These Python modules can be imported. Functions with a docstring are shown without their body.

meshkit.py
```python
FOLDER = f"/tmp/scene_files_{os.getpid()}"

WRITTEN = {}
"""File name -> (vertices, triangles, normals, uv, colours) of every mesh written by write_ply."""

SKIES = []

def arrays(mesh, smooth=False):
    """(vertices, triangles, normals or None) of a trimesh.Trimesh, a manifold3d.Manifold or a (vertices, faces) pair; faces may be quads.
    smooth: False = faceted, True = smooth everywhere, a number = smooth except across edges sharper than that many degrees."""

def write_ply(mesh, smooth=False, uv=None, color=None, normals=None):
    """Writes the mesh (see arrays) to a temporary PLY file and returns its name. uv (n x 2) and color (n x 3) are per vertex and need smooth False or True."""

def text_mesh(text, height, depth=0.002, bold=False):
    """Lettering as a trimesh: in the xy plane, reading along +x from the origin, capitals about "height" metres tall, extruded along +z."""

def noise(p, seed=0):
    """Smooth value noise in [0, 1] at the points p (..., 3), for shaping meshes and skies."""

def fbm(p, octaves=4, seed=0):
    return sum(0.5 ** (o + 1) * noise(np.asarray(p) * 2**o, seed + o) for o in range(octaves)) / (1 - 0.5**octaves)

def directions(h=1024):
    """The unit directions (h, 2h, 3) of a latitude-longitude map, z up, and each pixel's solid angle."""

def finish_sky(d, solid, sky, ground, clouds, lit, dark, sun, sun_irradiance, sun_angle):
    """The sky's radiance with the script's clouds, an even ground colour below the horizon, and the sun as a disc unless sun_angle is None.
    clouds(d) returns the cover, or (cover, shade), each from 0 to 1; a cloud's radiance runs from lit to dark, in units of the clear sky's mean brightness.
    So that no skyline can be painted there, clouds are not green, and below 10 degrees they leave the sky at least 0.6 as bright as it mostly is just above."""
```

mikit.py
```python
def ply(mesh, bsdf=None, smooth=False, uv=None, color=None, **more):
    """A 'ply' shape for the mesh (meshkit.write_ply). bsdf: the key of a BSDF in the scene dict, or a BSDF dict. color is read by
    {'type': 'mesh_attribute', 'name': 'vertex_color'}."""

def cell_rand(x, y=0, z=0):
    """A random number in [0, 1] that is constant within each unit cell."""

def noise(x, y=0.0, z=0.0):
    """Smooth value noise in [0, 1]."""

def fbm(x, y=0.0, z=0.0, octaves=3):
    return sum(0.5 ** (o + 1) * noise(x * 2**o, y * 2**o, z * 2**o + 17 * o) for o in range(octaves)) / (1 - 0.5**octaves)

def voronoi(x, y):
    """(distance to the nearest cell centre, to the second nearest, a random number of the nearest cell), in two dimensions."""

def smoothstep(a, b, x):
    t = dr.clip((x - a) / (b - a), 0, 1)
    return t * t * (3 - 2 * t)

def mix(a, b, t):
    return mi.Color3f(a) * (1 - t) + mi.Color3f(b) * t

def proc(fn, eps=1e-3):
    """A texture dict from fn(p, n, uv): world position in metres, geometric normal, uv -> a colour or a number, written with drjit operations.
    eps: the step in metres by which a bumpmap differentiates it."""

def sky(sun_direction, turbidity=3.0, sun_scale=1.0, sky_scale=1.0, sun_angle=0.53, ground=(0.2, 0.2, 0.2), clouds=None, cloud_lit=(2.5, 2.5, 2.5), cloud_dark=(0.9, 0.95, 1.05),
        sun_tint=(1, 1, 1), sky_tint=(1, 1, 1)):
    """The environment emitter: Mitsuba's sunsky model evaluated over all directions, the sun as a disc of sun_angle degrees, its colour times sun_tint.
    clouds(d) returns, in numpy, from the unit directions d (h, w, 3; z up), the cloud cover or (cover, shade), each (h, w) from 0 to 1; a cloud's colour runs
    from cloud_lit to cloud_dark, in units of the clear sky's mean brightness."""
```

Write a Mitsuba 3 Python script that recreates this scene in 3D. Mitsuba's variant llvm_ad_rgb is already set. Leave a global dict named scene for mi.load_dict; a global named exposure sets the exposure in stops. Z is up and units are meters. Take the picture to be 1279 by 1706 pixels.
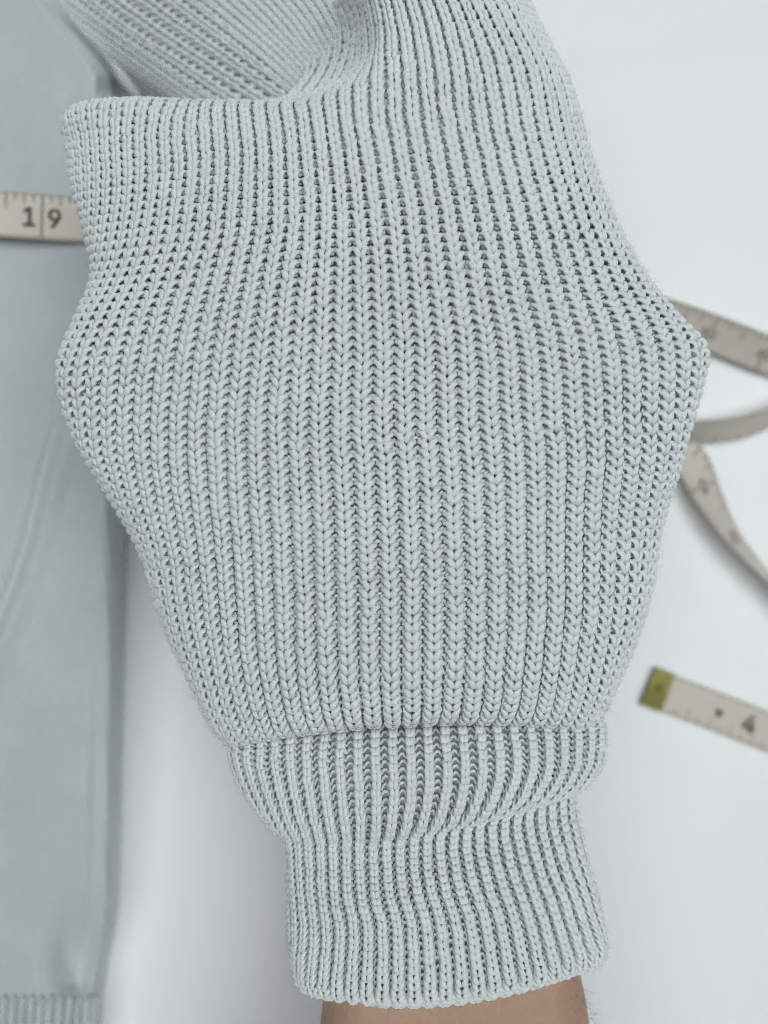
import math
import numpy as np, trimesh, mitsuba as mi, mikit, meshkit, manifold3d
from scipy.interpolate import PchipInterpolator, RectBivariateSpline, CubicSpline, Akima1DInterpolator
from scipy.ndimage import gaussian_filter1d
import drjit as dr
T = mi.ScalarTransform4f
scene, labels = {}, {}

# ------------------------------------------------------------------ camera, light, exposure
CAM_H, FOV, APERTURE, FOCUS = 0.36, 50.0, 0.0022, 0.206
scene['camera'] = {'type': 'thinlens', 'fov': FOV, 'fov_axis': 'x', 'near_clip': 0.01, 'far_clip': 20.0,
                   'aperture_radius': APERTURE, 'focus_distance': FOCUS,
                   'to_world': T().look_at(origin=[0, 0, CAM_H], target=[0, 0, 0], up=[0, 1, 0])}
exposure = 0.0
KEY, FILL = 7.15, 3.1
KEY_AT, KEY_SIZE = (0.74, 0.12, 1.95), 0.50
FILL_AT, FILL_SIZE = (-0.30, 0.20, 2.3), 0.85
TINT = (0.955, 1.0, 1.01)


def lamp(key, at_, half, power, label):
    x, y, z = at_
    m = trimesh.Trimesh([[x - half, y - half, z], [x + half, y - half, z], [x + half, y + half, z], [x - half, y + half, z]],
                        [[0, 2, 1], [0, 3, 2]], process=False)
    scene[key + '__diffuser'] = mikit.ply(m, 'lamp_face', emitter={'type': 'area', 'radiance': {'type': 'rgb', 'value': [power * t for t in TINT]}})
    b = [trimesh.creation.box((2 * half + .06, .03, .05), T_(x, y + s * (half + .017), z + .012)) for s in (-1, 1)]
    b += [trimesh.creation.box((.03, 2 * half + .003, .05), T_(x + s * (half + .017), y, z + .012)) for s in (-1, 1)]
    b.append(trimesh.creation.box((2 * half + .06, 2 * half + .06, .02), T_(x, y, z + .048)))
    scene[key + '__frame'] = mikit.ply(trimesh.util.concatenate(b), 'lamp_frame')
    labels[key] = {'label': label, 'category': 'ceiling lamp'}


def T_(x, y, z):
    m = np.eye(4)
    m[:3, 3] = x, y, z
    return m


scene['lamp_face'] = {'type': 'diffuse', 'reflectance': {'type': 'rgb', 'value': [.8, .8, .8]}}
scene['lamp_frame'] = {'type': 'twosided', 'b': {'type': 'diffuse', 'reflectance': {'type': 'rgb', 'value': [.7, .7, .7]}}}
lamp('unseen_ceiling_lamp', KEY_AT, KEY_SIZE, KEY, 'unseen bright square ceiling panel lamp, out of view, lighting the sweater from high on the right')  # key lamp out of view, placed to light the knit from the right
lamp('unseen_ceiling_lamp_001', FILL_AT, FILL_SIZE, FILL, 'added dim large square fill panel, out of view high above the table')  # added fill panel, stands in for light bounced around the room

# ------------------------------------------------------------------ measuring the photograph (1279 x 1706) in metres
F_PX = 639.5 / math.tan(math.radians(FOV / 2))


def at(px, py, z):
    """The place at height z that stands at this spot of the photograph."""
    px, py, z = np.broadcast_arrays(np.asarray(px, float), np.asarray(py, float), np.asarray(z, float))
    d = CAM_H - z
    return np.stack([(px - 639.5) / F_PX * d, -(py - 853) / F_PX * d, z], -1)


# ------------------------------------------------------------------ materials
N = mikit.noise


def yarn_col(base, amp, k):
    def fn(p, n, uv):
        a = mikit.fbm(p.x * k, p.y * k, p.z * k, 3) - .5
        b = N(p.x * 60, p.y * 60, p.z * 60) - .5
        f = 1 + amp * a + .05 * b
        return mi.Color3f(base[0] * f, base[1] * f, base[2] * f)
    return mikit.proc(fn)


def fibre_bump(p, n, uv):
    return mikit.fbm(p.x * 2600, p.y * 2600, p.z * 2600, 2)


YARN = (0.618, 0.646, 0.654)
scene['yarn'] = {'type': 'twosided', 'b': {'type': 'bumpmap', 'arbitrary': mikit.proc(fibre_bump, 1e-4), 'scale': 0.00010,
                 'bsdf': {'type': 'principled', 'base_color': yarn_col(YARN, .22, 2200), 'roughness': .95, 'specular': .15, 'sheen': .35}}}
scene['darker_yarn'] = {'type': 'twosided', 'b': {'type': 'diffuse', 'reflectance': {'type': 'rgb', 'value': [c * .80 for c in YARN]}}}  # darker yarn colour for the sheets added behind the loops, and the fibres


def jersey_h(p, n, uv):
    w = dr.sin(p.x * (2 * math.pi / .0016) + 2.0 * N(p.y * 40, p.x * 40)) * .5
    return w + .5 * mikit.fbm(p.x * 700, p.y * 350, p.z * 700, 2)


scene['jersey'] = {'type': 'twosided', 'b': {'type': 'bumpmap', 'arbitrary': mikit.proc(jersey_h, 1e-4), 'scale': 0.00028,
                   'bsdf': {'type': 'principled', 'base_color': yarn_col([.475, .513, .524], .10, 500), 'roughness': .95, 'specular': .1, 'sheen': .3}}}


def table_col(p, n, uv):
    f = 1 + .02 * (mikit.fbm(p.x * 9, p.y * 9, 3.0, 3) - .5) - .012 * N(p.x * 900, p.y * 900)
    return mi.Color3f(.800 * f, .812 * f, .818 * f)


scene['table_white'] = {'type': 'principled', 'base_color': mikit.proc(table_col), 'roughness': .55, 'specular': .25}


def tape_col(p, n, uv):
    f = 1 + .10 * (mikit.fbm(p.x * 120, p.y * 120, p.z * 120, 3) - .5)
    return mi.Color3f(.530 * f, .490 * f, .428 * f)


scene['tape_cloth'] = {'type': 'twosided', 'b': {'type': 'principled', 'base_color': mikit.proc(tape_col), 'roughness': .6, 'specular': .3}}
scene['tape_ink'] = {'type': 'twosided', 'b': {'type': 'diffuse', 'reflectance': {'type': 'rgb', 'value': [.055, .045, .04]}}}
scene['tape_edge'] = {'type': 'twosided', 'b': {'type': 'diffuse', 'reflectance': {'type': 'rgb', 'value': [.26, .23, .175]}}}
scene['brass'] = {'type': 'twosided', 'b': {'type': 'principled', 'base_color': {'type': 'rgb', 'value': [.135, .122, .022]}, 'metallic': .5, 'roughness': .42}}


def skin_col(p, n, uv):
    a = mikit.fbm(p.x * 60, p.y * 60, p.z * 60, 3) - .5
    b = mikit.fbm(p.x * 900, p.y * 900, p.z * 900, 2) - .5
    f = 1 + .22 * a + .12 * b
    return mi.Color3f(.345 * f, .216 * f * (1 - .08 * a),   .155 * f * (1 - .15 * a))


def skin_bump(p, n, uv):
    return mikit.fbm(p.x * 1500, p.y * 900, p.z * 1500, 2)


scene['skin'] = {'type': 'bumpmap', 'arbitrary': mikit.proc(skin_bump, 1e-4), 'scale': .00012,
                 'bsdf': {'type': 'principled', 'base_color': mikit.proc(skin_col), 'roughness': .5, 'specular': .35}}
scene['hair'] = {'type': 'twosided', 'b': {'type': 'diffuse', 'reflectance': {'type': 'rgb', 'value': [.16, .10, .07]}}}

# ------------------------------------------------------------------ the setting: the white table
xs = np.concatenate([np.linspace(-1.6, -.32, 14)[:-1], np.linspace(-.32, .32, 129), np.linspace(.32, 1.6, 14)[1:]])
X, Y = np.meshgrid(xs, xs, indexing='ij')
Z = .0022 * (meshkit.fbm(np.stack([X * 6, Y * 6, X * 0], -1), 3, seed=5) - .5)
crease = np.abs((Y - .195) - .16 * (X - .12))                 # a faint crease that crosses the sheet
Z += .0007 * np.exp(-(crease / .006) ** 2) * np.clip((X - .02) / .05, 0, 1)
Z -= Z.max()
n = len(xs)
gi = np.arange(n * n).reshape(n, n)
quads = np.stack([gi[:-1, :-1], gi[1:, :-1], gi[1:, 1:], gi[:-1, 1:]], -1).reshape(-1, 4)
scene['table'] = mikit.ply((np.stack([X, Y, Z], -1).reshape(-1, 3), quads), 'table_white', smooth=True)
labels['table'] = {'kind': 'structure', 'label': 'plain white table top under the sweater'}

# ------------------------------------------------------------------ knitting
VIEW = np.array([0, 0, CAM_H])


class Cloth:
    """A sheet of fabric: ribs along u (whole numbers), courses along v; key courses give each rib's place."""

    def __init__(self, vkeys, rows, i0, dense=2.0, smooth=.8):
        self.i0, self.i1 = i0, i0 + rows.shape[1] - 1
        self.v0, self.v1 = vkeys[0], vkeys[-1]
        k = int((self.v1 - self.v0) * dense) + 1
        vd = np.linspace(self.v0, self.v1, k)
        g = PchipInterpolator(np.asarray(vkeys, float), rows, axis=0)(vd)
        if smooth:
            g = gaussian_filter1d(g, smooth * dense, axis=0, mode='nearest')
            g = gaussian_filter1d(g, .6, axis=1, mode='nearest')
        self.vd, self.ud = vd, np.arange(self.i0, self.i1 + 1)
        self.fit(g)

    def fit(self, g):
        self.g = g
        self.s = [RectBivariateSpline(self.vd, self.ud, g[..., a], kx=3, ky=3) for a in range(3)]

    def __call__(self, u, v):
        u, v = np.broadcast_arrays(np.clip(u, self.i0, self.i1), np.clip(v, self.v0, self.v1))
        e = lambda **k: np.stack([s.ev(v.ravel(), u.ravel(), **k).reshape(u.shape) for s in self.s], -1)  # noqa: E731
        P, du, dv = e(), e(dy=1), e(dx=1)
        n = np.cross(dv, du)
        n /= np.linalg.norm(n, axis=-1, keepdims=True) + 1e-12
        return P, n, du, dv


def tubes(C, nrm, R, sides, flat=1.0):
    """Tubes along the paths C (m, k, 3) with guide normals nrm and radii R (m, k)."""
    m, k = C.shape[:2]
    t = np.gradient(C, axis=1)
    t /= np.linalg.norm(t, axis=-1, keepdims=True) + 1e-12
    b = np.cross(t, nrm)
    b /= np.linalg.norm(b, axis=-1, keepdims=True) + 1e-12
    q = np.cross(b, t)
    a = np.arange(sides) * 2 * math.pi / sides
    V = C[:, :, None] + R[:, :, None, None] * (flat * np.cos(a)[:, None] * q[:, :, None] + np.sin(a)[:, None] * b[:, :, None])
    idx = np.arange(m * k * sides).reshape(m, k, sides)
    nx = np.roll(idx, -1, axis=2)
    f = np.stack([idx[:, :-1], idx[:, 1:], nx[:, 1:], nx[:, :-1]], -1).reshape(-1, 4)
    return V.reshape(-1, 3), f


# one loop of the rib stitch: place across (in ribs), along (in courses), depth; the knit loop from foot to foot, the purl half from its head to the foot
_open = np.array([(-.36, -.72, -.15, .80), (-.24, -.66, .00, .85), (-.105, -.44, .84, 1.06), (-.160, -.12, 1.0, 1.08), (-.225, .12, .98, 1.0), (-.345, .29, .80, .80), (-.445, .40, .42, .62), (-.30, .72, -.15, .65), (0, .86, -.30, .8)])
_cord = np.array([(-.36, -.72, -.15, .80), (-.25, -.70, .10, .85), (-.150, -.46, .84, 1.0), (-.165, -.06, 1.0, 1.05), (-.195, .26, .97, 1.02), (-.215, .50, .70, .95), (-.18, .74, .15, .85), (-.1, .84, -.15, .85), (0, .88, -.25, .85)])
KNIT_OPEN, KNIT_CORD = [CubicSpline(np.linspace(0, 1, 17), np.vstack([k, k[-2::-1] * [-1, 1, 1, 1]])) for k in (_open, _cord)]
_p = np.array([(0, -.14, -.34), (.055, -.22, -.38), (.10, -.44, -.52), (.125, -.62, -.38), (.14, -.72, -.15)])   # measured from the middle of the purl column
PURL = CubicSpline(np.linspace(0, 1, len(_p)), _p)


def knit_rib(cloth, i, rows, r, kf, depth, rng, sides=6, nk=21, npl=6, splay=1.0, purl=.8, wide=.2, flat=.76, flip=1, cull=-.35):
    """One rib: for every course the loop of the knit column i and half of the sunk purl loops beside it."""
    rows = np.asarray(rows, float)
    P, n, du, dv = cloth(np.full(len(rows), float(i)), rows)
    view = VIEW - P
    view /= np.linalg.norm(view, axis=-1, keepdims=True)
    seen = np.nonzero((flip * n * view).sum(-1) > cull)[0]
    if not len(seen):
        return None
    rows = rows[seen[0]:seen[-1] + 1]
    m = len(rows)
    kf = np.broadcast_to(kf(rows) if callable(kf) else kf, m)[:, None]
    jit = lambda s: rng.normal(0, s, (m, 1))  # noqa: E731
    w = PURL(np.linspace(0, 1, npl + 1)[:-1])
    tn = np.linspace(0, 1, nk)
    sp = np.broadcast_to(splay(rows) if callable(splay) else splay, m)[:, None, None]
    q = sp * KNIT_OPEN(tn)[None] + (1 - sp) * KNIT_CORD(tn)[None]
    xk = kf * (q[..., 0] * (1 + jit(.02))) / .72
    yk = q[..., 1]
    zk = depth * (1 + jit(.05)) * q[..., 2]
    xp = .5 - (.5 - .36) * 0 - (1 - kf) / .28 * w[:, 0]
    yp, zp = w[:, 1] + 0 * kf, depth * w[:, 2] + 0 * kf
    x = np.concatenate([xp - 1 + 2 * (1 - kf) / .28 * w[:, 0], xk, xp[:, ::-1]], 1)
    y = np.concatenate([yp, yk, yp[:, ::-1]], 1)
    z = np.concatenate([zp, zk, zp[:, ::-1]], 1)
    ends = np.ones(x.shape[1])
    ends[[0, -1]] = 0
    x = x + jit(.022) * ends
    y = y + jit(.035) * ends
    S, n, du, dv = cloth(i + x, rows[:, None] - y)
    n = n * flip
    C = S + n * z[..., None]
    R = np.minimum(r, (wide(rows) if callable(wide) else wide) * np.linalg.norm(cloth(np.full(m, float(i)), rows)[2], axis=-1))[:, None] * (1 + jit(.05)) * (1 + .06 * rng.normal(0, 1, x.shape))
    R = R * np.concatenate([np.full((m, npl), purl), q[..., 3], np.full((m, npl), purl)], 1)
    R[:, [0, -1]] = (R[:, [0]] + R[:, [-1]]) / 2
    return tubes(C, n, R, sides, flat)


def sheet(g):
    """A quad sheet over a (h, w, 3) grid."""
    h, w = g.shape[:2]
    q = np.arange(h * w).reshape(h, w)
    f = np.stack([q[:-1, :-1], q[1:, :-1], q[1:, 1:], q[:-1, 1:]], -1).reshape(-1, 4)
    return g.reshape(-1, 3), f


def join(parts):
    vs, fs, o = [], [], 0
    for v, f in parts:
        f = np.asarray(f)
        if f.shape[1] == 4:
            f = np.vstack([f[:, [0, 1, 2]], f[:, [0, 2, 3]]])
        vs.append(v)
        fs.append(f + o)
        o += len(v)
    return np.vstack(vs), np.vstack(fs)


COUNT = {}


def numbered(base):
    k = COUNT.get(base, -1) + 1
    COUNT[base] = k
    return base if k == 0 else f'{base}_{k:03d}'


def section(L, M, R, zL, zR, bf, bb, nn, cx, spL, spR, i0, i1):
    """Places of the ribs round one course of a sleeve: a flattened ring from L over M to R, front bulge bf, back bb, ribs spL / spR apart
    on either side of rib 0 at cx."""
    t = np.linspace(-.97 * math.pi, .97 * math.pi, 1601)
    s, c = np.sin(t), np.cos(t)
    x = np.sign(s) * np.abs(s) ** (2 / nn)
    zz = np.sign(c) * np.abs(c) ** (2 / nn)
    lag = lambda a: a[0] * x * (x - 1) / 2 + a[1] * (1 - x * x) + a[2] * x * (x + 1) / 2  # noqa: E731
    px, py = lag((L[0], M[0], R[0])), lag((L[1], M[1], R[1]))
    z = zL + (zR - zL) * (x + 1) / 2 + np.where(zz > 0, bf, bb) * zz
    mid = (L[0] + R[0]) / 2
    px = mid + (px - mid) * (1 - .14 * np.clip(-zz, 0, 1))
    P = at(px, py, z)
    arc = np.concatenate([[0], np.cumsum(np.linalg.norm(np.diff(P, axis=0), axis=1))])
    front = np.nonzero(c > 0)[0]
    a0 = arc[front[np.argmin(np.abs(px[front] - cx))]]
    i = np.arange(i0, i1 + 1)
    want = a0 + np.where(i < 0, i * spL, i * spR) * 1e-3
    lo, hi = arc[0], arc[-1]
    want = np.clip(want, lo + (i - i0) * 1e-5, hi - (i1 - i) * 1e-5)
    out = np.stack([np.interp(want, arc, P[:, k]) for k in range(3)], -1)
    ring = P[np.linspace(0, len(P) - 1, 97).astype(int)]
    return out, ring


def anchored(rows, i0, i1, drop=0.0):
    a = np.array(rows, float)
    a[:, 2] += drop * np.clip((1 - a[:, 0]) / 6, 0, 1) * np.clip((a[:, 0] + 25) / 5, .4, 1)
    i = np.arange(i0, i1 + 1)
    c = PchipInterpolator(a[:, 0], a[:, 1:], axis=0)(np.clip(i, a[0, 0], a[-1, 0]))
    return at(c[:, 0], c[:, 1], c[:, 2])


# ------------------------------------------------------------------ the sweater: the puffed sleeve
I0, I1 = -25, 20
SLEEVE = [  # course, left, middle, right, zL, zR, front, back, roundness, centre, rib spacing left / right in mm
    (3, (118, 232), (530, 199), (953, 174), .132, .136, .0215, .03, 2.3, 601, 3.55, 4.15),
    (8, (125, 302), (545, 263), (970, 246), .132, .136, .0240, .03, 2.3, 611, 3.60, 4.25),
    (15, (151, 400), (570, 364), (1009, 348), .133, .138, .0255, .03, 2.3, 626, 3.90, 4.35),
    (20, (156, 478), (595, 440), (1047, 426), .135, .141, .0245, .03, 2.3, 632, 4.30, 4.50),
    (25, (126, 547), (615, 515), (1092, 494), .139, .144, .0215, .032, 2.3, 636, 4.65, 4.70),
    (29, (101, 606), (630, 578), (1132, 538), .141, .147, .0190, .034, 2.2, 638, 4.90, 4.90),
    (33, (107, 670), (635, 640), (1174, 588), .139, .147, .0195, .034, 2.2, 639, 5.05, 5.05),
    (37, (135, 738), (638, 700), (1160, 652), .136, .144, .0225, .034, 2.3, 640, 5.15, 5.10),
    (43, (187, 823), (640, 793), (1130, 760), .134, .139, .0265, .034, 2.3, 644, 5.20, 5.15),
    (50, (243, 922), (645, 898), (1098, 866), .133, .136, .0295, .034, 2.2, 648, 5.15, 5.10),
    (57, (276, 1032), (655, 1000), (1074, 999), .133, .135, .0310, .034, 2.15, 650, 5.15, 5.10),
    (63, (317, 1122), (665, 1089), (1038, 1100), .134, .135, .0305, .034, 2.1, 651, 5.10, 5.05),
    (67, (347, 1187), (675, 1150), (1010, 1162), .134, .135, .0280, .033, 2.1, 652, 5.00, 4.95),
    (70, (367, 1220), (685, 1183), (992, 1192), .134, .135, .0262, .031, 2.1, 653, 4.85, 4.80),
    (72, (384, 1234), (687, 1197), (976, 1208), .134, .135, .0205, .029, 2.1, 653, 4.70, 4.65),
    (74.5, (400, 1228), (690, 1191), (962, 1204), .134, .135, .0130, .027, 2.1, 653, 4.40, 4.40),
]
CREST = [  # the courses over the top fold and up along the bend of the arm: rib, x, y in the photograph, height
    (-18, [(-25, 215, 250, .078), (-16, 330, 190, .090), (-10, 440, 185, .088), (-6, 531, 2, .096), (-4, 560, -12, .108), (-2, 580, -28, .118), (0, 594, -60, .128),
           (2, 607, -90, .137), (6, 668, -118, .143), (9, 733, -126, .1425), (11, 773, -126, .140), (13, 803, -122, .135), (14.5, 815, -118, .129), (16, 819, -115, .120), (18, 810, -115, .110), (20, 792, -115, .10)]),
    (-13, [(-25, 210, 252, .084), (-16, 290, 190, .100), (-10, 430, 183, .096), (-6, 552, 88, .102), (-4, 588, 66, .114), (-2, 608, 48, .124), (0, 621, 12, .133),
           (2, 642, -25, .1405), (6, 706, -48, .146), (9, 762, -56, .145), (11, 800, -54, .142), (13, 828, -50, .137), (14.5, 840, -46, .132), (16, 845, -44, .123), (18, 850, -44, .112), (20, 830, -44, .102)]),
    (-8, [(-25, 205, 250, .095), (-21, 205, 200, .116), (-16, 270, 178, .121), (-10, 395, 176, .120), (-5, 537, 152, .118), (-3, 585, 122, .124), (-2, 603, 108, .129),
          (0, 630, 82, .137), (2, 657, 46, .1445), (6, 741, 22, .149), (9, 792, 16, .148), (11, 829, 17, .1455), (13, 857, 22, .140), (14.5, 868, 27, .1345), (16, 873, 31, .126), (18, 889, 33, .115), (20, 865, 33, .104)]),
    (-4, [(-25, 140, 232, .112), (-23, 138, 200, .126), (-21, 165, 178, .133), (-19, 212, 170, .137), (-17, 244, 164, .139), (-14, 300, 164, .140), (-10, 374, 165, .1405), (-5, 486, 163, .141),
          (-2, 566, 148, .1425), (0, 614, 128, .1455), (2, 657, 98, .149), (6, 757, 84, .152), (9, 822, 78, .1512), (11, 864, 79, .1485), (13, 897, 83, .1435), (14.5, 910, 88, .138), (16, 915, 92, .129), (18, 915, 95, .118), (20, 890, 95, .107)]),
    (0, [(-25, 114, 226, .126), (-23, 117, 192, .138), (-21, 140, 171, .143), (-19, 178, 163, .1462), (-17, 220, 162, .1475), (-14, 288, 164, .149), (-10, 364, 167, .1505),
         (-5, 478, 170, .152), (-2, 551, 164, .1525), (0, 601, 152, .153), (2, 656, 146, .154), (6, 768, 140, .154), (9, 847, 137, .1518), (11, 894, 138, .149), (13, 930, 142, .1443), (14.5, 945, 147, .139), (16, 949, 150, .1315), (18, 935, 152, .121), (20, 905, 152, .111)]),
]
keys, grid, rings = [], [], []
for v, r in CREST:
    keys.append(v)
    grid.append(anchored(r, I0, I1, {0: 17, -4: 16, -8: 8}.get(v, 0)))
for v, *a in SLEEVE:
    p, ring = section(*a, I0, I1)
    keys.append(v)
    grid.append(p)
    rings.append((v, ring))
sleeve = Cloth(keys, np.array(grid), I0)
soft = gaussian_filter1d(sleeve.g, 6.0, axis=0, mode='nearest')
wv = np.clip((sleeve.vd + 17) / 4, 0, 1) * np.clip((14 - sleeve.vd) / 6, 0, 1)
wu = np.clip((sleeve.ud - 0) / 3, 0, 1)
sleeve.fit(sleeve.g + (soft - sleeve.g) * wv[:, None, None] * wu[None, :, None])
rng = np.random.default_rng(11)
R_SLEEVE = .00086
kf_sleeve = lambda v: np.interp(v, [-20, 2, 8, 16, 26, 34, 50, 62, 72], [.86, .85, .80, .75, .72, .71, .69, .65, .66])  # noqa: E731
sp_sleeve = lambda v: np.interp(v, [-20, -2, 3, 9, 18, 28, 55, 74], [.05, .08, .22, .50, .75, .92, .92, .85])  # noqa: E731
EDGE = -7
for i in range(I0 + 1, I1):
    lo = -17 if i >= EDGE else -3
    rib = knit_rib(sleeve, i, np.arange(lo, 74), R_SLEEVE, kf_sleeve, .0016, rng, wide=lambda v: np.interp(v, [2, 9, 18, 30, 55, 66], [.220, .206, .178, .162, .153, .157]), purl=.62, splay=sp_sleeve)
    if rib is not None:
        scene[numbered('sweater__sleeve__rib')] = mikit.ply(rib, 'yarn', smooth=True)


def backing(cloth, us, vs, inset):  # sheet added behind the loops so light does not leak through the gaps
    U, V = np.meshgrid(us, vs, indexing='xy')
    P, n, _, _ = cloth(U, V)
    return sheet(P - n * inset)


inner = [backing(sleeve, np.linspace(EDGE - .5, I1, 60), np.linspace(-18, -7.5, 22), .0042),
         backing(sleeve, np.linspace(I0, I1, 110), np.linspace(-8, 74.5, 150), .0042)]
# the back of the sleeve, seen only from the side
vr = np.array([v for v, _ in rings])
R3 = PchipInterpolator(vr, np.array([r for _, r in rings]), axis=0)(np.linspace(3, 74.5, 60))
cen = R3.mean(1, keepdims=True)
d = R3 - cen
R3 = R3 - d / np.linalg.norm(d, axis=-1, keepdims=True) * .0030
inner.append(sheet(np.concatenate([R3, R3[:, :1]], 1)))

# the upper sleeve, sunk behind the fold, up to the armhole seam
UPPER = [  # place across, then (x, y, height) along the rib from the seam to the fold
    (-.30, [(218, 131, .008), (229, 145, .008), (239, 159, .009), (258, 173, .010), (288, 193, .012)]),
    (-.22, [(219, 128, .046), (230, 142, .046), (240, 156, .047), (260, 170, .050), (290, 190, .054)]),
    (-.10, [(181, 92, .062), (207, 111, .062), (235, 131, .063), (268, 154, .066), (318, 188, .070)]),
    (0, [(138, 44, .065), (180, 74, .066), (228, 106, .069), (284, 146, .074), (345, 188, .078)]),
    (.1, [(98, -12, .066), (152, 26, .069), (222, 75, .074), (295, 126, .080), (385, 188, .084)]),
    (.3, [(190, -70, .073), (268, -14, .079), (350, 46, .086), (425, 102, .091), (530, 182, .093)]),
    (.55, [(335, -70, .086), (392, -14, .091), (460, 52, .096), (515, 112, .098), (560, 186, .097)]),
    (.8, [(428, -76, .096), (484, -12, .099), (534, 56, .103), (562, 118, .104), (570, 186, .103)]),
    (1.0, [(512, -80, .103), (556, -12, .106), (586, 56, .110), (598, 112, .110), (590, 182, .106)]),
]
NU, NW = 28, 27
uu = np.array([u for u, _ in UPPER])
st = np.array([at(*np.array(p).T) for _, p in UPPER])            # (place, station, 3)
across = PchipInterpolator(uu, st, axis=0)(np.interp(np.arange(NU), [0, 2, 9, NU - 1], [-.30, -.22, .1, 1.0]))
upper = Cloth(np.linspace(0, NW, 5), across.transpose(1, 0, 2), 0, smooth=1.2)
for i in range(1, NU - 1):
    rib = knit_rib(upper, i, np.arange(0, NW), .00054, .74, .00062, rng, wide=.19, sides=5, nk=13, npl=4, splay=.5, flip=-1 if upper(np.array([10.]), np.array([10.]))[1][0, 2] < 0 else 1, cull=-1)
    if rib is not None:
        scene[numbered('sweater__sleeve__rib')] = mikit.ply(rib, 'yarn', smooth=True)
U, V = np.meshgrid(np.linspace(0, NU - 1, 50), np.linspace(0, NW, 50), indexing='xy')
P, n_, _, _ = upper(U, V)
inner.append(sheet(P - n_ * np.sign(n_[25, 25, 2]) * .0022))  # the same added light-stopping sheet, behind the upper ribs
scene['sweater__sleeve'] = mikit.ply(join(inner), 'darker_yarn', smooth=True)

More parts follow.
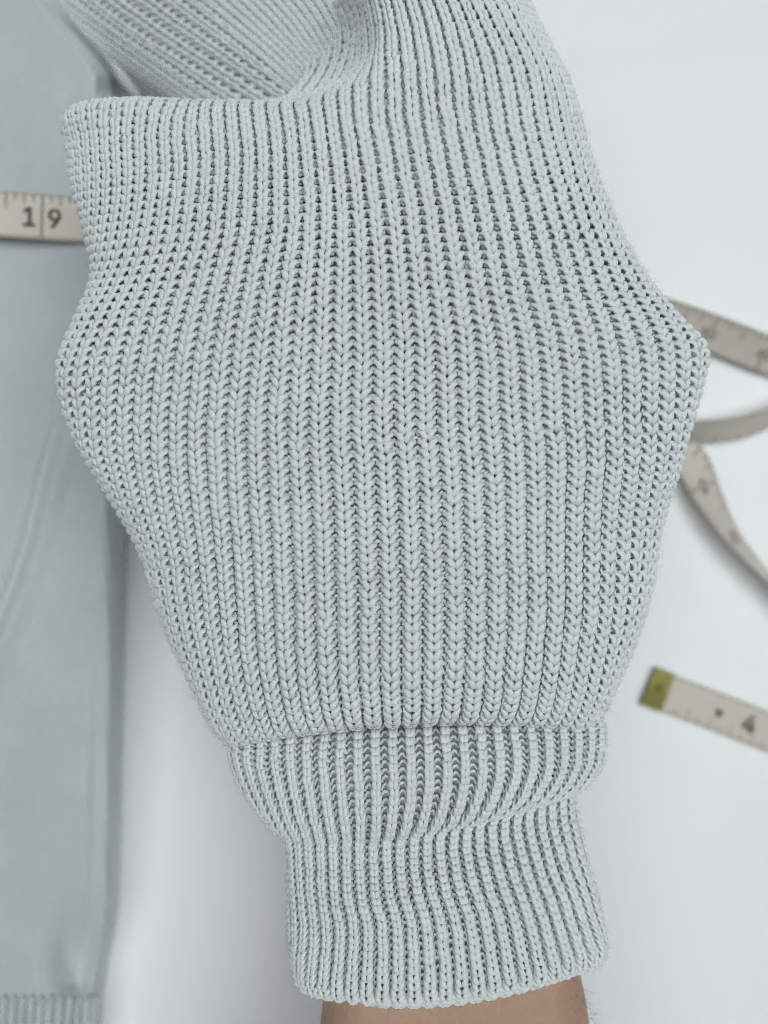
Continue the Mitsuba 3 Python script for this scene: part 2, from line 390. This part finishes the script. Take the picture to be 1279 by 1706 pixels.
# ------------------------------------------------------------------ the cuff
J0, J1 = -17, 17
CUFF = [
    (0, (402, 1212), (692, 1174), (985, 1184), .132, .134, .009, .026, 2.1, 655, 4.3, 4.3),
    (2, (392, 1231), (692, 1200), (999, 1200), .132, .134, .0120, .026, 2.1, 655, 4.4, 4.4),
    (5, (388, 1257), (692, 1238), (1003, 1226), .133, .135, .0170, .027, 2.1, 655, 4.45, 4.45),
    (9, (400, 1297), (692, 1290), (999, 1264), .133, .135, .0205, .027, 2.1, 657, 4.40, 4.40),
    (13, (432, 1345), (690, 1341), (981, 1296), .134, .1355, .0192, .026, 2.1, 655, 4.10, 4.20),
    (15.5, (457, 1374), (684, 1374), (963, 1311), .1345, .1345, .0166, .026, 2.1, 650, 3.75, 3.9),
    (18, (478, 1392), (684, 1390), (948, 1312), .1343, .1328, .0132, .026, 2.1, 644, 3.45, 3.6),
    (21, (487, 1423), (694, 1422), (953, 1344), .1350, .1342, .0130, .026, 2.1, 645, 3.45, 3.45),
    (26, (488, 1482), (706, 1482), (967, 1414), .136, .137, .0150, .026, 2.1, 650, 3.55, 3.50),
    (31, (487, 1540), (718, 1544), (988, 1492), .137, .139, .0165, .026, 2.1, 664, 3.70, 3.60),
    (36, (491, 1596), (732, 1608), (1001, 1556), .137, .140, .0165, .025, 2.1, 664, 3.90, 3.85),
    (39, (499, 1630), (742, 1645), (1003, 1582), .137, .140, .0155, .024, 2.1, 664, 4.05, 4.0),
    (41, (518, 1650), (748, 1662), (992, 1602), .137, .140, .0148, .022, 2.1, 664, 4.05, 4.0),
    (42.5, (532, 1654), (752, 1667), (982, 1606), .137, .140, .0112, .019, 2.1, 664, 3.95, 3.9),
    (45, (540, 1644), (752, 1657), (974, 1594), .137, .140, .0060, .016, 2.1, 664, 3.9, 3.85),
]
cg = [section(*a, J0, J1) for _, *a in CUFF]
cuff = Cloth([c[0] for c in CUFF], np.array([g[0] for g in cg]), J0, smooth=.55)
kf_cuff = lambda v: np.interp(v, [0, 3, 11, 15, 20, 36, 39, 41], [.50, .48, .50, .56, .62, .64, .78, .95])  # noqa: E731
for i in range(J0 + 1, J1):
    rib = knit_rib(cuff, i, np.arange(0, 41), .00068, kf_cuff, .0016, rng, wide=.186, purl=.62, splay=lambda v: np.interp(v, [0, 12, 18, 37, 42], [.1, .1, .25, .3, .5]))
    if rib is not None:
        qx = np.linspace(-.5, .5, 15)                            # the bound-off end of the rib
        for vb, rb, zb in ((40.8, .00100, .0014), (42.2, .00115, .0010), (43.6, .0010, .0008)):
            S, n, _, _ = cuff(i + qx, np.full(15, vb) + .35 * np.cos(2 * math.pi * qx))
            C = S + n * (zb * np.cos(math.pi * qx) ** .8 - .0006)[:, None]
            if vb == 40.8:
                open_end = (n[7] * (VIEW - S[7])).sum() > -.25 * np.linalg.norm(VIEW - S[7])
            if open_end:
                rib = join([rib, tubes(C[None], n[None], np.full((1, 15), rb), 8)])
        scene[numbered('sweater__cuff__rib')] = mikit.ply(rib, 'yarn', smooth=True)
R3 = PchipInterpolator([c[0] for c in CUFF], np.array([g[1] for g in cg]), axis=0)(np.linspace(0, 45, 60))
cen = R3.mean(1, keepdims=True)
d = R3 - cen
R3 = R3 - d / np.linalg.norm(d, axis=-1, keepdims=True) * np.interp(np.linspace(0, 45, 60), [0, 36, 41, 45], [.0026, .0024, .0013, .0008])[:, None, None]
scene['sweater__cuff'] = mikit.ply(sheet(np.concatenate([R3, R3[:, :1]], 1)), 'darker_yarn', smooth=True)  # back of the cuff, and an added sheet behind its front loops against light

# ------------------------------------------------------------------ the sweater's body, lying on the table
ys = np.linspace(-330, 1652, 331)
EDGE_X = PchipInterpolator([-330, -12, 44, 92, 112, 132, 150, 170, 300, 860, 1000, 1250, 1500, 1652, 2000], [-160, 94, 133, 175, 188, 194, 193, 201, 206, 209, 207, 202, 196, 172, 158])
tt = np.concatenate([np.linspace(-700, -280, 30)[:-1], np.linspace(-280, 0, 230)])


def body_z(px, py, e):
    """Height of the body's front, from the distance to its right edge and the folds in it."""
    din = e - px
    top = np.interp(py, [-330, 150, 360, 900, 1652, 2000], [.066, .064, .058, .042, .030, .028])
    z = top * np.sqrt(np.clip(1 - np.clip(1 - din / 46, 0, 1) ** 2.4, 0, 1))
    lx = np.interp(py, [640, 705, 780, 900, 980, 1060, 1200], [126, 110, 88, 60, 33, 0, -60])   # a long crease
    q = px - lx
    w = np.clip((py - 620) / 120, 0, 1)
    z = z + w * (.0042 * np.exp(-np.where(q > 0, q / 30, -q / 10) ** 2) - .0034 * np.exp(-(q + 13) ** 2 / 170))
    g = np.clip((py - 900) / 350, 0, 1)
    z = z - g * .003 * np.exp(-((px - (e - 40)) / 13) ** 2) + g * .0008 * np.exp(-((px - (e - 18)) / 10) ** 2)
    sag = np.clip((py - 1350) / 200, 0, 1) * np.clip(1 - (py - 1640) / 60, 0, 1)
    z = z - sag * .012 * np.exp(-((px - 125) / 40) ** 2) * np.exp(-((py - 1600) / 90) ** 2)
    nz = meshkit.fbm(np.stack([px / 160, py / 220, px * 0], -1), 3, seed=3) - .5
    return np.maximum(z + .006 * nz * np.clip(din / 60, 0, 1), .001)


PY, DT = np.meshgrid(ys, tt, indexing='ij')
E = EDGE_X(PY)
PXm = E + DT
body = at(PXm, PY, body_z(PXm, PY, E))
drop = body[:, -1:].copy()
drop[..., 2] = -.004
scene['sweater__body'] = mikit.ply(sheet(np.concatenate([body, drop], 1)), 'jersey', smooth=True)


def path_tube(P, r, sides=8):
    P = np.asarray(P, float)
    nrm = np.tile([0, 0, 1.0], (len(P), 1))
    return tubes(P[None], nrm[None], np.broadcast_to(r, (1, len(P))), sides)


# armhole seam: a low welt along the edge, with its stitches
sy = np.linspace(-60, 108, 60)
sp = at(EDGE_X(sy) - 5, sy, .066)
sp[:, 2] = body_z(EDGE_X(sy) - 6, sy, EDGE_X(sy)) + .0004
scene['sweater__armhole_seam'] = mikit.ply(path_tube(sp, .0016 + .0003 * np.sin(np.arange(60) * 2.1)), 'jersey', smooth=True)

# hem ribbing at the bottom
hy = np.linspace(1650, 2050, 24)
hem = []
PY, DT = np.meshgrid(hy, np.concatenate([np.linspace(-700, -100, 20)[:-1], np.linspace(-100, 0, 40)]), indexing='ij')
E = EDGE_X(PY)
h = at(E + DT, PY, np.maximum(body_z(E + DT, np.minimum(PY, 1652), E) - .0020, .0005))
h = np.concatenate([h, h[:, -1:] * [1, 1, 0] + [0, 0, -.004]], 1)
scene['sweater__hem'] = mikit.ply(sheet(h), 'jersey', smooth=True)
for k in range(13):
    x0 = 158 - k * 15.5
    yy = np.linspace(1658, 2040, 40)
    px = x0 - (yy - 1658) * .012 - .8 * np.sin(yy / 37 + k) + (158 - x0) * .02 * (yy - 1658) / 380 + (6 if k else 0) * np.exp(-(yy - 1658) / 20)
    E = EDGE_X(yy)
    c = at(px, yy, np.maximum(body_z(px, np.full_like(yy, 1652), E) - .0009, .001))
    rr = .00135 * np.sqrt(np.clip((yy - 1655) / 14, .05, 1)) * (1 + .05 * np.sin(yy * .9 + k))
    scene[numbered('sweater__hem__rib')] = mikit.ply(path_tube(c, rr, 10), 'jersey', smooth=True)
c = at(np.linspace(EDGE_X(1652) - 30, -140, 60), 1653 + 1.5 * np.sin(np.arange(60) * .35), 0)
E = EDGE_X(np.full(60, 1652))
c[:, 2] = body_z(np.linspace(EDGE_X(1652) - 30, -140, 60), np.full(60, 1652), E) - .0004
scene['sweater__hem__seam'] = mikit.ply(path_tube(c, .0011), 'jersey', smooth=True)
labels['sweater'] = {'label': 'pale blue grey chunky rib knit sweater with its puffed sleeve held up in front', 'category': 'sweater'}

# ------------------------------------------------------------------ the measuring tape
TAPE = np.array([  # x, y in the photograph, height, roll in degrees
    (-260, 340, .064, 0), (-120, 349, .0645, 0), (-20, 355, .0635, 0), (70, 361, .0615, 0), (150, 366, .0585, 2), (215, 372, .048, 6), (300, 395, .010, 4), (600, 450, .002, 0), (900, 490, .003, 6),
    (1040, 512, .006, 25), (1110, 530, .0085, 38), (1180, 553, .0095, 42), (1279, 592, .0095, 42), (1328, 614, .009, 52), (1344, 640, .009, 80), (1318, 676, .009, 108),
    (1279, 698, .0095, 122), (1240, 711, .0095, 124), (1195, 718, .0095, 122), (1130, 718, .0095, 110), (1070, 722, .0095, 95), (1040, 738, .0095, 88), (1062, 754, .0085, 55), (1110, 752, .0065, 20),
    (1150, 768, .0060, -8), (1180, 826, .0068, -28), (1221, 893, .0080, -50), (1279, 960, .0088, -64), (1335, 1020, .009, -70), (1400, 1090, .009, -78), (1440, 1160, .009, -90),
    (1420, 1225, .007, -130), (1370, 1250, .004, -165), (1279, 1219, .0020, -180), (1200, 1188, .0020, -180), (1110, 1154, .0020, -180), (1078, 1141, .0020, -180)], float)
TW = .0166
C0 = at(TAPE[:, 0], TAPE[:, 1], TAPE[:, 2])
s0 = np.concatenate([[0], np.cumsum(np.linalg.norm(np.diff(C0, axis=0), axis=1))])
f_c, f_r = Akima1DInterpolator(s0, C0, axis=0), PchipInterpolator(s0, TAPE[:, 3])
sd = np.linspace(0, s0[-1], 1200)
cc = gaussian_filter1d(f_c(sd), 3, axis=0, mode='nearest')
arc = np.concatenate([[0], np.cumsum(np.linalg.norm(np.diff(cc, axis=0), axis=1))])
tg = np.gradient(cc, axis=0)
tg /= np.linalg.norm(tg, axis=1, keepdims=True)
hh = np.cross([0, 0, 1.0], tg)
hh /= np.linalg.norm(hh, axis=1, keepdims=True)
up = np.cross(tg, hh)
ro = np.radians(gaussian_filter1d(f_r(sd), 4, mode='nearest'))[:, None]
WD = hh * np.cos(ro) + up * np.sin(ro)
ND = np.cross(tg, WD)
on_body = np.clip((.05 - np.abs(cc[:, 0] + .15)) / .02, 0, 1)
TH = .00045


def on_tape(s, w, lift=0.0):
    """The point of the tape at length s and place w (-.5 to .5) across it, lifted off its printed face."""
    g = lambda A: np.stack([np.interp(s, arc, A[:, k]) for k in range(3)], -1)  # noqa: E731
    return g(cc) + g(WD) * (np.asarray(w) * TW)[..., None] + g(ND) * np.asarray(lift)[..., None]


prof = [(-.5, -TH / 2), (-.49, TH / 2), (-.25, TH / 2), (0, TH / 2), (.25, TH / 2), (.49, TH / 2), (.5, -TH / 2), (.49, -TH * .6), (0, -TH * .6), (-.49, -TH * .6), (-.5, -TH / 2)]
S = np.linspace(0, arc[-1], 700)
rib = np.stack([on_tape(S, np.full(700, w), np.full(700, l)) for w, l in prof], 1)
scene['measuring_tape__ribbon'] = mikit.ply(sheet(rib), 'tape_cloth', smooth=40)


def mark(s_a, s_b, w_a, w_b, side=1):
    k = max(2, int(abs(w_b - w_a) / .1) + 2)
    w = np.linspace(w_a, w_b, k)
    l = np.full(k, side * (TH / 2 + .00006) - (0 if side > 0 else .0001))
    return sheet(np.stack([on_tape(np.full(k, s_a), w, l), on_tape(np.full(k, s_b), w, l)], 1))


def text_on(text, s_c, w_c, height, side=1, turn=1):
    m = meshkit.text_mesh(text, height, .0001, bold=True)
    v = np.array(m.vertices)
    v[:, :2] -= (v[:, :2].min(0) + v[:, :2].max(0)) / 2
    s, w = s_c + turn * v[:, 0], w_c + turn * side * v[:, 1] / TW
    return on_tape(s, w, side * (TH / 2 + .00008) + side * v[:, 2] - (0 if side > 0 else .0001)), np.array(m.faces)


# the inch line of 19 lies at x = 70
s19 = arc[np.argmin(np.linalg.norm(cc - at(70, 361, .0615), axis=1))]
IN = .0254
ink, nums = [], []
for e in range(-40, 400):
    s = s19 + e * IN / 8
    if not .002 < s < arc[-1] - .034:
        continue
    if e % 8 == 0:
        ink.append(mark(s - .00030, s + .00030, .5 if False else .47, -.47))
        num = 19 + e // 8
        t = str(num)
        for q, ch in enumerate(t):
            off = (q - (len(t) - 1) / 2) * .0088 + (0 if len(t) > 1 else .004)
            nums.append(text_on(ch, s + off * (1 if num < 26 else .5), -.03, .0066 if num < 26 else .0032))
    else:
        ln = {4: .36, 2: .24, 6: .24}.get(e % 8, .16)
        ink.append(mark(s - .00024, s + .00024, .485, .485 - ln))
# the other face: centimetres, counted from the brass end
for e in range(3, 160):
    s = arc[-1] - e * .005
    if s < .01:
        break
    ink.append(mark(s - .00015, s + .00015, -.485, -.485 + (.28 if e % 2 == 0 else .16), -1))
tri = np.array([[-.0022, .0016], [.0022, .0016], [0, -.0026]])
send = arc[-1]
nums.append(text_on('4', send - .0465, .02, .0078, -1, -1))
w3 = -.02 + tri[:, 1] / TW
nums.append((on_tape(send - .0325 - tri[:, 0], w3, np.full(3, -TH * .6 - .0001)), np.array([[0, 1, 2]])))
scene['measuring_tape__graduation'] = mikit.ply(join(ink), 'tape_ink')
scene['measuring_tape__numeral'] = mikit.ply(join(nums), 'tape_ink')
edges = []
for side in (1, -1):
    for w0 in (-.475, .445):
        ss = np.linspace(.001, arc[-1] - .009, 900)
        l = np.full(900, TH / 2 + .00005 if side > 0 else -TH * .6 - .00005)
        edges.append(sheet(np.stack([on_tape(ss, np.full(900, w0), l), on_tape(ss, np.full(900, w0 + .03), l)], 1)))
scene['measuring_tape__edge_line'] = mikit.ply(join(edges), 'tape_edge')
# brass end clip, folded over the end, with a rivet
sc_ = np.linspace(send - .0088, send + .0004, 8)
cp = [(-.53, -.0006), (-.53, .0006), (0, .00075), (.53, .0006), (.53, -.0006), (0, -.00085), (-.53, -.0006)]
cl = np.stack([on_tape(np.minimum(sc_, send), np.full(8, w), np.full(8, l)) + np.where(sc_ > send, sc_ - send, 0)[:, None] * tg[-1] for w, l in cp], 1)
capv = cl[-1]
clip_mesh = join([sheet(cl), (np.vstack([capv[:-1], capv[:-1].mean(0)]), np.array([[k, (k + 1) % 6, 6] for k in range(6)])),
                  (np.vstack([cl[0][:-1], cl[0][:-1].mean(0)]), np.array([[(k + 1) % 6, k, 6] for k in range(6)]))])
scene['measuring_tape__end_clip'] = mikit.ply(clip_mesh, 'brass')
riv = trimesh.creation.icosphere(2, .0017)
riv.apply_scale([1, 1, .4])
riv.apply_translation(on_tape(np.array(send - .0040), np.array(.08), np.array(-.0009)))
scene['measuring_tape__end_clip__rivet'] = mikit.ply(riv, 'brass', smooth=True)
labels['measuring_tape'] = {'label': 'cream cloth measuring tape with brass end, looping under the held up sleeve', 'category': 'measuring tape'}

# ------------------------------------------------------------------ the person whose arm fills the sleeve
M3 = manifold3d.Manifold


def ball(p, r):
    return M3.sphere(r, 28).translate(list(map(float, p)))


def bone(p, q, r1, r2):
    return M3.batch_hull([ball(p, r1), ball(q, r2)])


def flat(p, half, r):
    """A flattened cross-section of the arm: two balls side by side."""
    p = np.asarray(p)
    return [ball(p + [half, 0, 0], r), ball(p - [half, 0, 0], r)]


W = [((757, 2300), .1360, .030, .020), ((760, 1950), .1365, .0245, .0155), ((757, 1700), .1365, .0235, .0130), ((754, 1600), .1360, .0215, .0120), ((735, 1480), .1310, .0170, .0088), ((690, 1330), .1295, .013, .0092)]
arm = M3()
for (p, z, hw, r), (p2, z2, hw2, r2) in zip(W[:-1], W[1:]):
    arm += M3.batch_hull(flat(at(*p, z), hw, r) + flat(at(*p2, z2), hw2, r2))
wrist, palm = at(690, 1330, .1295), [at(*p, .135) for p in ((520, 1000), (610, 960), (700, 950), (800, 980))]
arm += M3.batch_hull(flat(wrist, .012, .011) + [ball(p, .0095) for p in palm])
for base, mid, tip in (((520, 1000), (360, 840), (240, 740)), ((610, 960), (520, 740), (470, 600)), ((700, 950), (690, 720), (680, 580)), ((800, 980), (880, 800), (940, 690))):
    arm += bone(at(*base, .135), at(*mid, .137), .0092, .0082) + bone(at(*mid, .137), at(*tip, .136), .0082, .0068)
arm += bone(at(740, 1220, .134), at(880, 1080, .134), .012, .0095) + bone(at(880, 1080, .134), at(985, 900, .134), .0095, .0078)
arm = arm.refine_to_length(.0045)
am = arm.to_mesh()
am = trimesh.Trimesh(am.vert_properties[:, :3], am.tri_verts)
trimesh.smoothing.filter_taubin(am, iterations=14)
scene['person__arm'] = mikit.ply(am, 'skin', smooth=True)
rng = np.random.default_rng(4)
hairs = []
for k in range(90):
    y = rng.uniform(1590, 1780)
    side = rng.uniform(0, 1)
    x = (978 + (y - 1640) * .25) - 3 - 40 * side ** 1.5
    root = at(x, y, .1365)
    root[2] += .0128 * math.sqrt(max(0, 1 - (1 - min(1, 40 * side ** 1.5 / 110)) ** 2))
    dir_ = np.array([1, .55 * rng.normal() + .25, .35 * rng.normal() + .2])
    dir_ /= np.linalg.norm(dir_)
    ln = rng.uniform(.0025, .0055)
    bend = np.array([0, -1, 0]) * rng.uniform(-.3, .6)
    q = np.linspace(0, 1, 5)[:, None]
    hairs.append(path_tube(root - dir_ * .0012 + dir_ * ln * q + bend * ln * q ** 2 * .5, .000035 * (1.1 - q[:, 0]), 4))
scene['person__arm__hair'] = mikit.ply(join(hairs), 'hair', smooth=True)
labels['person__arm__hair'] = {'kind': 'stuff', 'label': 'fine short dark hairs along the forearm'}
labels['person'] = {'label': 'person with a bare brown forearm reaching up into the sweater cuff', 'category': 'person'}

# ------------------------------------------------------------------ loose fibres on the yarn
rng = np.random.default_rng(8)


def fuzz(cloth, u0, u1, v0, v1, count, lift):
    S, n, du, dv = cloth(rng.uniform(u0, u1, count), rng.uniform(v0, v1, count))
    keep = (n * (VIEW - S)).sum(-1) / np.linalg.norm(VIEW - S, axis=-1) > -.3
    S, n = S[keep], n[keep]
    k = len(S)
    d1 = rng.normal(0, 1, (k, 3)) + n * .9
    d1 /= np.linalg.norm(d1, axis=1, keepdims=True)
    d2 = rng.normal(0, 1, (k, 3))
    ln = rng.uniform(.0006, .0019, (k, 1))
    q = np.linspace(0, 1, 5)[None, :, None]
    C = (S + n * lift)[:, None] + d1[:, None] * (ln[:, None] * q) + d2[:, None] * (ln[:, None] * .35 * q ** 2)
    side = np.cross(d1, [.3, .5, .8])
    side /= np.linalg.norm(side, axis=1, keepdims=True)
    return tubes(C, np.repeat(side[:, None], 5, 1), np.full((k, 5), .000020), 3)


scene['sweater__sleeve__fibre'] = mikit.ply(fuzz(sleeve, I0 + 1, I1 - 1, -6, 73, 14000, .0018), 'darker_yarn', smooth=True)
scene['sweater__cuff__fibre'] = mikit.ply(fuzz(cuff, J0 + 1, J1 - 1, 2, 42, 5000, .0016), 'darker_yarn', smooth=True)
for k in ('sweater__sleeve__fibre', 'sweater__cuff__fibre'):
    labels[k] = {'kind': 'stuff', 'label': 'fine loose fibres standing off the yarn'}
